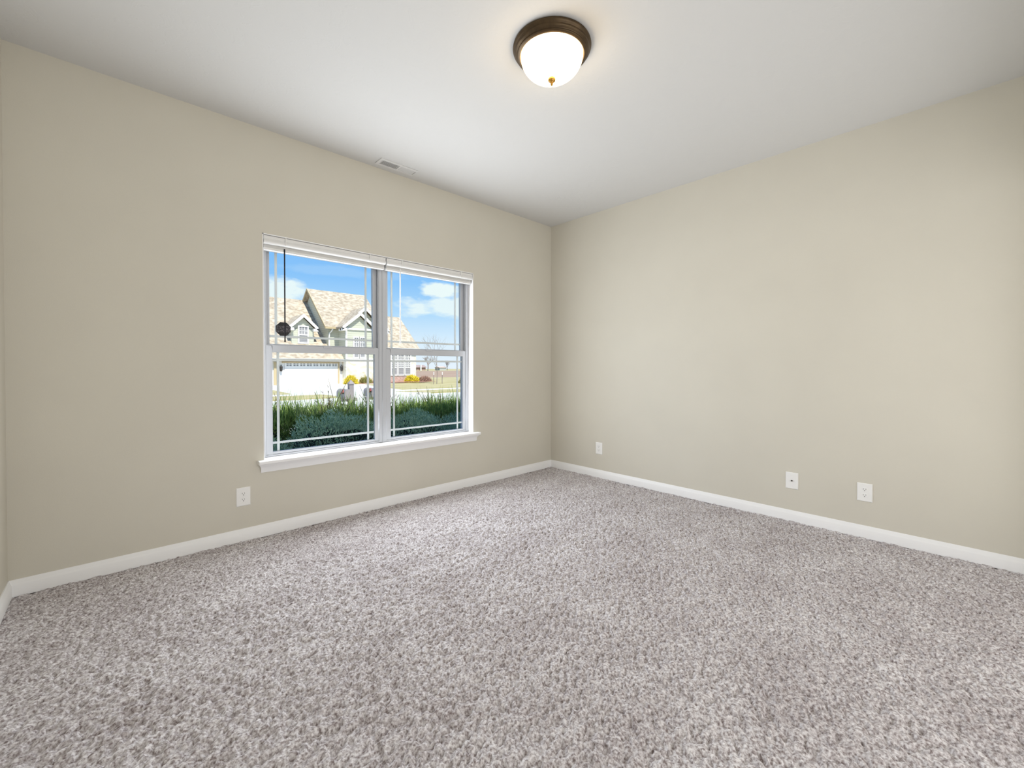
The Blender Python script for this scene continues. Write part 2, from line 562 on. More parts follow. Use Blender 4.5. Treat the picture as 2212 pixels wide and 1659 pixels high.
def make_window(name, x0, x1, label):
    r = empty(name, ((x0 + x1) / 2, FY, 0.515), label, 'window', None, 'structure')
    z0, z1 = 0.517, OZ1 - t
    fr = MB()
    ring(fr, x0, x1, z0, z1, 0.026, 0.026, 0.012, 0.030, FY, Y1 - 0.005)
    fr.box(x0 + 0.026, x0 + 0.034, FY + 0.004, FY + 0.012, z0 + 0.01, z1 - 0.03)
    fr.box(x1 - 0.034, x1 - 0.026, FY + 0.004, FY + 0.012, z0 + 0.01, z1 - 0.03)
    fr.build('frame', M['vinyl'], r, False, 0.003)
    gx0, gx1 = x0 + 0.065, x1 - 0.060
    # lower sash, inner track
    ls = MB()
    ring(ls, x0 + 0.027, x1 - 0.027, 0.530, 1.297, gx0 - x0 - 0.027, x1 - 0.027 - gx1, 0.018, 0.052, FY + 0.004, FY + 0.034)
    # sloped glazing bead
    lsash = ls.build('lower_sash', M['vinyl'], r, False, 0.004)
    MB().box(gx0 - 0.006, gx1 + 0.006, FY + 0.020, FY + 0.024, 0.540, 1.252).build('glass', M['glass'], lsash)
    g = MB()
    for xb in (gx0 + 0.045, gx1 - 0.052):
        g.box(xb - 0.008, xb + 0.008, FY + 0.0245, FY + 0.031, 0.548, 1.245)
    for zb in (0.607, 1.194):
        g.box(gx0, gx1, FY + 0.0246, FY + 0.0305, zb - 0.008, zb + 0.008)
    g.build('grille', M['grille'], lsash, False, 0.001)
    lk = MB().box(MXi(x0, x1) - 0.03, MXi(x0, x1) + 0.03, FY - 0.004, FY + 0.004, 1.284, 1.300)
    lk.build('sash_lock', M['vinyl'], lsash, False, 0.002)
    # upper sash, outer track
    us = MB()
    ring(us, x0 + 0.027, x1 - 0.027, 1.262, z1 - 0.028, 0.030, 0.033, 0.043, 0.030, FY + 0.040, FY + 0.068)
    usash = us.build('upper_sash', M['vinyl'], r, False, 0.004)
    ux0, ux1 = x0 + 0.057, x1 - 0.060
    MB().box(ux0 - 0.006, ux1 + 0.006, FY + 0.052, FY + 0.056, 1.300, z1 - 0.052).build('glass', M['glass'], usash)
    g = MB()
    for xb in (ux0 + 0.050, ux1 - 0.055):
        g.box(xb - 0.008, xb + 0.008, FY + 0.0565, FY + 0.063, 1.303, z1 - 0.056)
    g.box(ux0, ux1, FY + 0.0566, FY + 0.0625, 1.353, 1.369)
    g.build('grille', M['grille'], usash, False, 0.001)
    return r


def MXi(a_, b_):
    return (a_ + b_) / 2


make_window('window_1', OX0 + t, MX - 0.004, 'left single-hung window of the pair, white vinyl with edge grilles')
make_window('window_2', MX + 0.004, OX1 - t, 'right single-hung window of the pair, white vinyl with edge grilles')
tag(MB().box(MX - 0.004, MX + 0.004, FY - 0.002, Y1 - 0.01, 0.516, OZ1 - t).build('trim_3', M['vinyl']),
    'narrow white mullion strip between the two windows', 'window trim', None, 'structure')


# raised blinds
def make_blind(x0, x1, wand_x, black, label):
    r = empty('window_blind', ((x0 + x1) / 2, RY1 + 0.04, OZ1 - t), label, 'blind', 'raised blinds at the window head')
    hr = MB().box(x0 + 0.004, x1 - 0.004, RY1 + 0.022, RY1 + 0.060, 1.990, 2.032)
    hr.build('headrail', M['blind'], r, False, 0.002)
    # crown-profiled valance in front of the headrail
    pv = [(0.020, 2.033), (0.006, 2.033), (0.004, 2.028), (0.004, 2.018), (0.007, 2.012), (0.003, 2.006), (-0.002, 1.998), (-0.003, 1.991),
          (0.001, 1.984), (0.007, 1.979), (0.014, 1.976), (0.020, 1.976)]
    v = MB().prism([(x0, RY1 + y, z) for y, z in pv], (x1 - x0, 0, 0))
    v.build('valance', M['blind'], r, True)
    s_ = MB()
    z = 1.990
    while z > 1.957:
        s_.box(x0 + 0.005, x1 - 0.005, RY1 + 0.022, RY1 + 0.064, z - 0.0022, z)
        z -= 0.0030
    s_.build('slat_stack', M['blind'], r)
    MB().box(x0 + 0.004, x1 - 0.004, RY1 + 0.020, RY1 + 0.066, 1.939, 1.956).build('bottom_rail', M['blind'], r, False, 0.003)
    for xc in (x0 + 0.135, x1 - 0.135):
        MB().box(xc - 0.004, xc + 0.004, RY1 - 0.0052, RY1 + 0.020, 1.982, 2.0345).build('valance_clip', M['blind'], r, False, 0.001)
    yw = RY1 + 0.016
    if black:
        wd = MB().tube([(wand_x, yw, 1.962), (wand_x, yw, 1.43), (wand_x, yw, 1.325)], 0.0042, 8)
        wd.tube([(wand_x, yw, 1.325), (wand_x, yw, 1.316)], [0.0055, 0.0045], 8)
        tag(wd.build('wand', M['black_plastic'], r, True), 'black tilt wand')
    else:
        wd = MB().tube([(wand_x, yw, 1.965), (wand_x, yw, 1.352)], 0.0045, 8).tube([(wand_x, yw, 1.352), (wand_x, yw, 1.340)], [0.006, 0.0045], 8)
        wd.build('wand', M['blind'], r, True)
    return r


make_blind(OX0 + t + 0.003, MX - 0.005, 0.880, True, 'raised white blind over the left window, with a black wand')
make_blind(MX + 0.005, OX1 - t - 0.003, 1.767, False, 'raised white blind over the right window, with a white wand')

# octagonal sticker on the left upper pane
ys = FY + 0.052
r = empty('window_sticker', (0.898, ys, 1.415), 'black octagonal security sticker on the left upper window pane', 'sticker')


def octagon(rad, squash=1.0):
    return [(0.898 + rad * math.cos(math.pi / 8 + k * math.pi / 4), 1.415 + squash * rad * math.sin(math.pi / 8 + k * math.pi / 4)) for k in range(8)]


MB().prism([(x, ys - 0.0002, z) for x, z in octagon(0.0525)], (0, -0.0012, 0)).build('backing', M['sticker'], r)
band = [(0.853, 1.392), (0.943, 1.392), (0.943, 1.432), (0.935, 1.440), (0.861, 1.440), (0.853, 1.432)]
MB().prism([(x, ys - 0.0014, z) for x, z in band], (0, -0.0004, 0)).build('printed_band', M['sticker_band'], r)


# ------------------------------------------------------------------ ceiling light and vent
LC = (1.612, 1.42)
r = empty('ceiling_light', (LC[0], LC[1], RH), 'lit flush ceiling light with bronze pan and frosted glass bowl', 'ceiling light')
pan = MB().lathe([(0.05, 0.0), (0.186, 0.0), (0.1935, -0.004), (0.195, -0.010), (0.193, -0.016), (0.187, -0.020), (0.1845, -0.023), (0.185, -0.028),
                  (0.182, -0.033), (0.175, -0.036), (0.1725, -0.039), (0.173, -0.043), (0.168, -0.048), (0.160, -0.050), (0.156, -0.048),
                  (0.155, -0.040), (0.05, -0.038)], (LC[0], LC[1], RH), 96)
pan.build('pan', M['bronze'], r, True)
bowl = [(0.1545, -0.044)]
for k in range(1, 25):
    a_ = k / 24 * math.pi / 2
    bowl.append((0.1545 * math.cos(a_) ** 0.85 if k < 24 else 0.004, -0.044 - 0.112 * math.sin(a_)))
MB().lathe(bowl, (LC[0], LC[1], RH), 96).build('glass_bowl', M['lit_glass'], r, True)
fin = [(0.006, -0.152), (0.0175, -0.156), (0.0195, -0.161), (0.0180, -0.168), (0.011, -0.174), (0.007, -0.178), (0.0064, -0.184), (0.004, -0.191), (0.0008, -0.193)]
MB().lathe(fin, (LC[0], LC[1], RH), 24).build('finial', M['finial'], r, True)

VX0, VX1, VY0, VY1 = 1.508, 1.826, 3.050, 3.165
r = empty('ceiling_vent', ((VX0 + VX1) / 2, (VY0 + VY1) / 2, RH), 'white louvred air vent in the ceiling near the window wall', 'air vent')
f_ = MB()
f_.box(VX0, VX1, VY0, VY0 + 0.022, RH - 0.006, RH).box(VX0, VX1, VY1 - 0.022, VY1, RH - 0.006, RH)
f_.box(VX0, VX0 + 0.026, VY0 + 0.022, VY1 - 0.022, RH - 0.006, RH).box(VX1 - 0.006, VX1, VY0 + 0.022, VY1 - 0.022, RH - 0.006, RH)
f_.box(1.676, 1.688, VY0 + 0.022, VY1 - 0.022, RH - 0.006, RH)
f_.build('frame', M['vent'], r, False, 0.001)
MB().box(VX0 + 0.026, VX1 - 0.006, VY0 + 0.022, VY1 - 0.022, RH - 0.0012, RH - 0.0004).build('throat', M['vent_dark'], r)
for xa, xb, tilt in ((VX0 + 0.026, 1.676, 1), (1.688, VX1 - 0.006, -1)):
    l = MB()
    k = xa + 0.006
    while k < xb - 0.003:
        dx = 0.0042 * tilt
        l.prism([(k - dx, VY0 + 0.022, RH - 0.0058), (k - dx + 0.0008, VY0 + 0.022, RH - 0.0058), (k + dx + 0.0008, VY0 + 0.022, RH - 0.0014), (k + dx, VY0 + 0.022, RH - 0.0014)],
                (0, VY1 - VY0 - 0.044, 0))
        k += 0.0105
    l.build('louvres', M['vent'], r)


# ------------------------------------------------------------------ cover plates (built facing -Y at the origin)
def plate_mesh(wd=0.080, ht=0.121, d=0.006):
    m_ = MB()
    i = 0.004
    a_ = [(-wd / 2, 0, -ht / 2), (wd / 2, 0, -ht / 2), (wd / 2, 0, ht / 2), (-wd / 2, 0, ht / 2)]
    b_ = [(x, -0.0028, z) for x, _, z in a_]
    c_ = [(-wd / 2 + i, -d, -ht / 2 + i), (wd / 2 - i, -d, -ht / 2 + i), (wd / 2 - i, -d, ht / 2 - i), (-wd / 2 + i, -d, ht / 2 - i)]
    fs = [(0, 3, 2, 1), (8, 9, 10, 11)]
    for k in range(4):
        j = (k + 1) % 4
        fs += [(k, j, 4 + j, 4 + k), (4 + k, 4 + j, 8 + j, 8 + k)]
    return m_.add(a_ + b_ + c_, fs)


def make_outlet():
    r = empty('wall_outlet', (0, 0, 0))
    plate_mesh().build('cover_plate', M['plate'], r)
    for zc in (0.0195, -0.0195):
        pts = []
        for k in range(24):
            a_ = 2 * math.pi * k / 24
            pts.append((0.0172 * math.cos(a_), -0.0055, zc + max(-0.0135, min(0.0135, 0.0172 * math.sin(a_)))))
        rc = MB().prism(pts, (0, -0.0022, 0)).build('receptacle', M['plate'], r)
        s_ = MB()
        s_.box(-0.0078, -0.0058, -0.0081, -0.0072, zc - 0.001, zc + 0.0075).box(0.0056, 0.0074, -0.0081, -0.0072, zc, zc + 0.0072)
        s_.lathe([(0.0026, -0.0081), (0.0026, -0.0072)], (0, 0, zc - 0.0072), 12, 'Y')
        s_.build('slots', M['slot'], rc)
    MB().lathe([(0.0032, -0.0050), (0.0032, -0.0066), (0.002, -0.0072)], (0, 0, 0), 14, 'Y').build('screw', M['plate'], r)
    return r


o = make_outlet()
o.location = (0.620, RY1, 0.292)
tag(o, 'white duplex outlet on the window wall, below the left end of the sill', 'outlet', 'duplex wall outlets')
for y, lab in ((2.566, 'white duplex outlet on the right wall closest to the room corner'),
               (0.440, 'white duplex outlet on the right wall beside the cable plate')):
    c = copy_tree(o)
    c.location = (RX1, y, 0.304)
    c.rotation_euler = (0, 0, -math.pi / 2)
    tag(c, lab)
r = empty('cable_outlet', (0, 0, 0), 'white cable plate with one round jack on the right wall', 'cable outlet')
plate_mesh().build('cover_plate', M['plate'], r)
MB().lathe([(0.0055, -0.005), (0.0055, -0.009), (0.0045, -0.009), (0.0045, -0.014), (0.001, -0.014)], (0, 0, 0), 20, 'Y').build('jack', M['slot'], r, True)
for zc in (0.042, -0.042):
    MB().lathe([(0.0032, -0.0050), (0.0032, -0.0066), (0.002, -0.0072)], (0, 0, zc), 14, 'Y').build('screw', M['plate'], r)
r.location = (RX1, 0.857, 0.302)
r.rotation_euler = (0, 0, -math.pi / 2)

# ------------------------------------------------------------------ outdoors: ground
tag(MB().box(-60, 160, Y1, 22.3, GZ - 0.3, GZ).build('street', M['concrete']), 'pale concrete street outside the window', 'street', None, 'structure')
lw = MB()
lw.prism([(-60, 22.3, GZ), (8.9, 22.3, GZ), (8.6, 24.9, GZ), (-60, 24.9, GZ)], (0, 0, 0.06))
lw.prism([(14.2, 22.3, GZ), (160, 22.3, GZ), (160, 24.9, GZ), (13.2, 24.9, GZ)], (0, 0, 0.06))
lw.prism([(-60, 26.1, GZ), (7.5, 26.1, GZ), (8.5, 40.0, GZ), (-60, 40.0, GZ)], (0, 0, 0.06))
lw.prism([(14.4, 26.1, GZ), (160, 26.1, GZ), (160, 56, GZ), (24.6, 56, GZ), (24.6, 37.5, GZ), (16.6, 37.5, GZ)], (0, 0, 0.06))
tag(lw.build('lawn', M['lawn']), 'pale spring lawn and verge across the street', 'lawn', None, 'structure')
dv = MB().prism([(-60, 24.9, GZ), (160, 24.9, GZ), (160, 26.1, GZ), (-60, 26.1, GZ)], (0, 0, 0.062))
dv.prism([(8.9, 22.3, GZ), (14.2, 22.3, GZ), (13.2, 24.9, GZ), (8.6, 24.9, GZ)], (0, 0, 0.05))
dv.prism([(7.5, 26.1, GZ), (14.4, 26.1, GZ), (16.6, 37.5, GZ), (19.8, 37.6, GZ), (19.8, 38.6, GZ), (16.8, 40.5, GZ), (8.5, 40.5, GZ)], (0, 0, 0.058))
tag(dv.build('driveway', M['concrete']), 'pale concrete sidewalk and driveway leading to the garage', 'driveway', None, 'structure')
fd = MB().add([(-220, 56, -0.40), (330, 56, -0.40), (420, 150, -0.28), (-320, 150, -0.28), (-320, 151, -3), (420, 151, -3), (330, 56, -3), (-220, 56, -3)],
              [(0, 1, 2, 3), (3, 2, 5, 4), (4, 5, 6, 7), (0, 7, 6, 1), (0, 3, 4, 7), (1, 6, 5, 2)])
fl = MB().add([(-500, 151, -1.2), (700, 151, -1.2), (1100, 800, -1.8), (-900, 800, -1.8)], [(0, 1, 2, 3)])
tag(fl.build('far_land', M['lawn']), 'strip of pale grass land beyond the ploughed field', 'grass land', None, 'structure')
tag(fd.build('field', M['field']), 'bare brown ploughed field reaching to the horizon', 'field', None, 'structure')

# ------------------------------------------------------------------ the house across the street
H = empty('neighbouring_house', (17, 45, GZ), 'sage sided house with tan shingle roofs and white garage door across the street', 'house')


def slab(mb, a_, b_, c_, d_, th=0.16):
    """roof plane a-b (eave) c-d (ridge), thickness downwards"""
    mb.prism([a_, b_, c_, d_], (0, 0, -th))


def gable_roof_x(x0, x1, ye, ze, yr, zr, yb):
    """roof with its ridge along X"""
    mb = MB()
    slab(mb, (x0, ye, ze), (x1, ye, ze), (x1, yr, zr), (x0, yr, zr))
    zb = zr - (yb - yr) * (zr - ze) / (yr - ye)
    slab(mb, (x0, yr, zr), (x1, yr, zr), (x1, yb, zb), (x0, yb, zb))
    return mb


def front_gable(xc, half, zp, ze, yf, yback):
    mb = MB()
    slab(mb, (xc - half, yf, ze), (xc, yf, zp), (xc, yback, zp), (xc - half, yback, ze), 0.14)
    slab(mb, (xc, yf, zp), (xc + half, yf, ze), (xc + half, yback, ze), (xc, yback, zp), 0.14)
    return mb


def gable_fascia(xc, half, zp, ze, yf):
    mb = MB()
    hgt_ = 0.30
    for sg in (-1, 1):
        mb.prism([(xc, yf - 0.05, zp + 0.02), (xc + sg * half, yf - 0.05, ze + 0.02), (xc + sg * half, yf - 0.05, ze - hgt_), (xc, yf - 0.05, zp - hgt_)], (0, 0.06, 0))
        xe = xc + sg * half
        mb.box(min(xe, xe - sg * 0.42), max(xe, xe - sg * 0.42), yf - 0.05, yf + 0.35, ze - hgt_ - 0.06, ze - 0.12)
    return mb


# garage wing
gable_roof_x(6.0, 16.12, 40.0, 1.95, 47.6, 8.22, 55.2).build('roof', M['shingle'], H)
g = MB().box(6.3, 15.98, 40.4, 54.8, GZ, 1.85)
g.prism([(6.3, 40.4, 1.85), (6.3, 54.8, 1.85), (6.3, 47.6, 7.9)], (9.4, 0, 0))
g.build('garage_wall', M['ext_white'], H)
MB().box(6.0, 16.14, 39.9, 40.02, 1.70, 1.93).build('gutter', M['ext_white'], H)
MB().box(10.70, 15.62, 40.30, 40.42, 1.52, 1.66).box(15.47, 15.62, 40.30, 40.42, -0.38, 1.52).box(10.05, 10.40, 40.30, 40.42, -0.38, 1.6).build('door_trim', M['tan_trim'], H)
gd = MB()
for k in range(4):
    gd.box(10.9, 15.47, 40.34, 40.42, -0.40 + 0.485 * k, 0.075 + 0.485 * k)
gdo = gd.build('garage_door', M['ext_white'], H)
for k in range(8):
    x = 11.05 + k * 0.56
    pn = MB()
    for q in range(2):
        for zz in (1.27, 1.41):
            pn.box(x + q * 0.24, x + q * 0.24 + 0.17, 40.325, 40.345, zz, zz + 0.07)
    pn.build('door_window', M['ext_glass'], gdo)
for x in (10.60, 15.80):
    ln = MB().box(x - 0.05, x + 0.05, 40.34, 40.40, 1.00, 1.14)
    ln.lathe([(0.03, 0), (0.10, 0.05), (0.12, 0.36), (0.13, 0.38), (0.03, 0.52), (0.01, 0.60)], (x, 40.24, 0.80), 8)
    ln.build('wall_lantern', M['lantern'], H)

# main block
gable_roof_x(14.58, 20.73, 41.0, 5.01, 46.12, 9.22, 51.27).build('roof', M['shingle'], H)
mw = MB().box(14.96, 20.4, 41.36, 50.9, GZ, 4.90)
mw.prism([(14.96, 41.36, 4.90), (14.96, 50.9, 4.90), (14.96, 46.12, 8.80)], (5.44, 0, 0))
mw.build('main_wall', M['siding'], H)
rk = MB()
for yb in (41.0, 51.27):
    rk.prism([(14.54, 46.12, 9.26), (14.54, yb, 5.05), (14.54, yb, 4.80), (14.54, 46.12, 9.01)], (0.06, 0, 0))
rk.build('rake_board', M['tan_trim'], H)
MB().box(14.56, 16.1, 40.88, 41.02, 4.80, 4.98).build('gutter', M['tan_trim'], H)
MB().tube([(15.26, 40.95, 4.84), (15.20, 41.05, 4.62), (15.05, 41.24, 4.38), (15.03, 41.26, 4.1), (15.03, 41.26, 3.05)], 0.06, 8).build('downspout', M['ext_white'], H)

# projecting bay with two nested front gables
front_gable(18.11, 2.50, 7.07, 4.94, 40.12, 46).build('roof', M['shingle'], H)
gable_fascia(18.11, 2.50, 7.07, 4.94, 40.12).build('fascia', M['ext_white'], H)
w = MB().box(16.1, 20.3, 40.5, 41.6, GZ, 4.82)
w.prism([(15.96, 40.5, 4.77), (20.25, 40.5, 4.77), (18.11, 40.5, 6.77)], (0, 1.2, 0))
w.build('bay_wall', M['siding'], H)
front_gable(17.22, 1.715, 6.39, 4.93, 39.26, 45).build('roof', M['shingle'], H)
gable_fascia(17.22, 1.715, 6.39, 4.93, 39.26).build('fascia', M['ext_white'], H)
w = MB().box(15.93, 18.54, 39.55, 41.4, 1.91, 4.82)
w.prism([(15.82, 39.55, 4.72), (18.63, 39.55, 4.72), (17.22, 39.55, 6.10)], (0, 1.2, 0))
w.build('bay_wall', M['siding'], H)
MB().box(15.91, 18.56, 39.49, 41.4, GZ, 1.91).build('stone_base', M['stone'], H)
MB().box(15.88, 18.58, 39.45, 39.57, 4.69, 4.87).box(15.88, 16.03, 39.47, 39.57, 1.96, 4.72).box(15.88, 18.58, 39.43, 39.57, 1.85, 1.98).build('frieze_board', M['ext_white'], H)


def ext_window(x0, x1, z0, z1, y, cols, rows, parent=H, split=True, lower='ext_blind'):
    f_ = MB()
    b_ = 0.12
    ring(f_, x0, x1, z0, z1, b_, b_, b_, b_, y - 0.08, y + 0.05)
    zm = (z0 + z1) / 2
    if split:
        f_.box(x0 + b_, x1 - b_, y - 0.07, y + 0.05, zm - 0.05, zm + 0.05)
    zlo = zm if split else z0 + b_
    for k in range(1, cols):
        xx = x0 + b_ + (x1 - x0 - 2 * b_) * k / cols
        f_.box(xx - 0.02, xx + 0.02, y - 0.05, y + 0.02, zlo, z1 - b_)
    for k in range(1, rows):
        zz = zlo + (z1 - b_ - zlo) * k / rows
        f_.box(x0 + b_, x1 - b_, y - 0.05, y + 0.02, zz - 0.02, zz + 0.02)
    fo = f_.build('house_window', M['ext_white'], parent)
    p_ = MB().box(x0 + b_, x1 - b_, y - 0.03, y + 0.03, z0 + b_, z1 - b_)
    p_.build('pane', M[lower], fo)
    return fo


ext_window(16.58, 17.21, 2.0, 4.07, 39.52, 2, 2)
ext_window(17.17, 17.82, 2.0, 4.07, 39.52, 2, 2)

# right wing
gable_roof_x(19.3, 24.78, 41.2, 3.25, 45.7, 7.06, 50.2).build('roof', M['shingle'], H)
w = MB().box(19.5, 24.5, 41.5, 49.9, GZ + 0.6, 3.15)
w.prism([(19.5, 41.5, 3.1), (19.5, 49.9, 3.1), (19.5, 45.7, 6.75)], (5.0, 0, 0))
w.build('wing_wall', M['stone'], H)
MB().box(19.49, 24.52, 41.42, 49.9, GZ, GZ + 0.62).build('brick_base', M['brick'], H)
MB().box(19.3, 24.80, 41.08, 41.22, 3.0, 3.22).build('gutter', M['ext_white'], H)
for k in range(3):
    xx = 21.42 + k * 0.80
    ext_window(xx, xx + 0.84, 0.26, 1.92, 41.47, 3, 3)
    ext_window(xx, xx + 0.84, 1.86, 2.62, 41.47, 3, 2, H, False)

# dormer on the garage roof
front_gable(12.82, 1.26, 6.05, 4.86, 41.4, 46).build('roof', M['shingle'], H)
gable_fascia(12.82, 1.26, 6.05, 4.86, 41.4).build('fascia', M['ext_white'], H)
w = MB().box(11.85, 13.78, 41.7, 44.5, 2.9, 4.75)
w.prism([(11.75, 41.7, 4.7), (13.88, 41.7, 4.7), (12.82, 41.7, 5.75)], (0, 1.5, 0))
w.build('dormer_wall', M['siding'], H)
ext_window(12.36, 13.30, 3.32, 4.98, 41.66, 3, 2)


# ------------------------------------------------------------------ plants
def blades(n, pos, dirs, length, width):
    """n thin pointed triangular-section sprigs -> verts, faces (numpy)"""
    d = dirs / np.linalg.norm(dirs, axis=1, keepdims=True)
    rv = RNG.standard_normal((n, 3))
    a_ = np.cross(d, rv)
    a_ /= np.linalg.norm(a_, axis=1, keepdims=True)
    b_ = np.cross(d, a_)
    L = length[:, None]
    Wd = width[:, None]
    p0 = pos + a_ * Wd
    p1 = pos - a_ * Wd * 0.5 + b_ * Wd * 0.8
    p2 = pos - a_ * Wd * 0.5 - b_ * Wd * 0.8
    p3 = pos + d * L
    vs = np.stack([p0, p1, p2, p3], 1).reshape(-1, 3)
    k = np.arange(n)[:, None] * 4
    fs = np.concatenate([k + np.array([[0, 1, 3]]), k + np.array([[1, 2, 3]]), k + np.array([[2, 0, 3]])])
    return vs, fs


def np_mesh(name, vs, fs, mat, parent):
    me_ = bpy.data.meshes.new(name)
    me_.from_pydata(vs.tolist(), [], fs.tolist())
    me_.materials.append(mat)
    o_ = bpy.data.objects.new(name, me_)
    COL.objects.link(o_)
    o_.parent = parent
    o_.matrix_parent_inverse = parent.matrix_basis.inverted()
    return o_


def lump(c, rx, ry, rz, amp=0.12, pw=2.0):
    """irregular mound"""
    bm = bmesh.new()
    bmesh.ops.create_icosphere(bm, subdivisions=3, radius=1)
    out = MB()
    ph = [random.uniform(0, 6) for _ in range(6)]
    vs = []
    for v in bm.verts:
        p = v.co
        q = (abs(p.x) ** pw + abs(p.y) ** pw + abs(p.z) ** pw) ** (-1 / pw)
        k = q * (1 + amp * (math.sin(4 * p.x + ph[0]) * math.cos(5 * p.y + ph[1]) + 0.6 * math.sin(9 * p.z + ph[2] + 6 * p.x)))
        vs.append((c[0] + p.x * rx * k, c[1] + p.y * ry * k, c[2] + p.z * rz * k))
    out.add(vs, [tuple(v.index for v in f.verts) for f in bm.faces])
    bm.free()
    return out


def mound_points(c, rx, ry, rz, n, pw=2.0):
    d = RNG.standard_normal((n, 3))
    d[:, 2] = np.abs(d[:, 2]) * 0.9 - 0.15
    d /= np.linalg.norm(d, axis=1, keepdims=True)
    wob = (np.abs(d) ** pw).sum(1) ** (-1 / pw) * (1 + 0.05 * np.sin(7 * d[:, 0] + c[0] * 3) * np.cos(6 * d[:, 1]) + 0.03 * np.sin(15 * d[:, 2] + 9 * d[:, 0]))
    rr = (RNG.uniform(0.86, 1.02, n) * wob)[:, None]
    return np.array(c) + d * rr * np.array([rx, ry, rz]), d


def shrub(name, c, rx, ry, rz, n, lmin, lmax, wmin, wmax, mat, label, cat, group=None, up=0.5, twigs=0, core='core', spikes=0, pw=2.0):
    r_ = empty(name, (c[0], c[1], GZ), label, cat, group)
    co_ = lump(c, rx * 0.90, ry * 0.90, rz * 0.90, 0.05, pw)
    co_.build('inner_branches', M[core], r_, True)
    p, d = mound_points(c, rx, ry, rz, n, pw)
    dirs = d + RNG.standard_normal((n, 3)) * 0.5 + np.array([0, 0, up])
    vs, fs = blades(n, p, dirs, RNG.uniform(lmin, lmax, n), RNG.uniform(wmin, wmax, n))
    if spikes:
        sp_ = np.array([c[0], c[1], c[2] + rz * 0.93]) + np.stack([RNG.uniform(-1, 1, spikes) * rx, RNG.uniform(-0.9, 0.9, spikes) * ry, RNG.uniform(-0.05, 0.04, spikes)], 1)
        sd = np.stack([RNG.normal(0, 0.28, spikes), RNG.normal(0, 0.2, spikes), np.ones(spikes)], 1)
        ln2 = 0.08 + RNG.gamma(2.0, 0.048, spikes)
        v2, f2 = blades(spikes, sp_, sd, np.minimum(ln2, 0.40), RNG.uniform(0.0038, 0.0066, spikes))
        fs = np.concatenate([fs, f2 + len(vs)])
        vs = np.concatenate([vs, v2])
    tag(np_mesh('foliage', vs, fs, M[mat], r_), None, None, None, 'stuff')
    if twigs:
        tw = MB()
        for _ in range(twigs):
            a_ = random.uniform(0, 2 * math.pi)
            rr = random.uniform(0.1, 0.9)
            x, y = c[0] + math.cos(a_) * rx * rr, c[1] + math.sin(a_) * ry * rr
            z = c[2] + rz * math.sqrt(max(0.0, 1 - rr * rr)) * 0.9
            ln_ = random.uniform(0.18, 0.42) * (1.4 if random.random() < 0.2 else 1)
            dx, dy = random.gauss(0, 0.45), random.gauss(0, 0.2)
            p0 = Vector((x, y, z))
            d1 = Vector((dx, dy, 1)).normalized()
            p1 = p0 + d1 * ln_ * 0.55
            p2 = p1 + (d1 + Vector((random.gauss(0, 0.25), random.gauss(0, 0.2), 0.1))).normalized() * ln_ * 0.5
            tw.tube([p0, p1, p2], [0.0050, 0.0038, 0.0018], 5)
            for _k in range(4):
                q = p0.lerp(p2, random.uniform(0.3, 0.95))
                tw.tube([q, q + (d1 + Vector((random.gauss(0, 0.6), random.gauss(0, 0.5), 0.2))).normalized() * random.uniform(0.02, 0.05)], [0.0036, 0.0012], 4)
        tag(tw.build('twigs', M['twig'], r_, False, 0, False), None, None, None, 'stuff')
    return r_


# low blue junipers under the window, green arching shrubs behind them
jl = ['blue-green juniper at the left edge of the left window', 'blue-green juniper filling the middle of the left window',
      'blue-green juniper just right of the mullion, in the right window', 'blue-green juniper at the right edge of the right window']
for k, (x, y, rx, ry, rz) in enumerate(((0.75, 4.05, 0.46, 0.36, 0.98), (1.56, 4.08, 0.50, 0.38, 1.10), (2.42, 4.10, 0.50, 0.38, 1.06), (3.30, 4.10, 0.52, 0.38, 1.03))):
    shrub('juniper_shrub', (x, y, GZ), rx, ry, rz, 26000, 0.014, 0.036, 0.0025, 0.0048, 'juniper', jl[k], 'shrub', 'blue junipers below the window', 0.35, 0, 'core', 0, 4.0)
gl_ = ['green spiky shrub behind the junipers at the left edge of the left window', 'green spiky shrub behind the junipers in the middle of the left window',
       'green spiky shrub behind the junipers and behind the mullion', 'green spiky shrub behind the junipers in the middle of the right window',
       'green spiky shrub behind the junipers at the right edge of the right window']
for k, (x, y, rx, ry, rz, tw_) in enumerate(((1.05, 4.86, 0.37, 0.36, 1.10, 40), (1.72, 4.86, 0.38, 0.36, 1.08, 60), (2.42, 4.86, 0.37, 0.36, 1.03, 50),
                                             (3.10, 4.86, 0.37, 0.36, 1.05, 40), (3.78, 4.86, 0.37, 0.36, 1.05, 40))):
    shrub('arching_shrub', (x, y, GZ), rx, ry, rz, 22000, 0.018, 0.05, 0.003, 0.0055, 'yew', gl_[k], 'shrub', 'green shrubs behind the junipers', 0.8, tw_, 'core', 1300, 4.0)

# yellow and rusty shrubs by the house
def small_shrub(name, c, rx, ry, rz, n, mat, label, cat, group=None):
    return shrub(name, c, rx, ry, rz, n, 0.12, 0.30, 0.02, 0.05, mat, label, cat, group, 0.6, 0, mat)


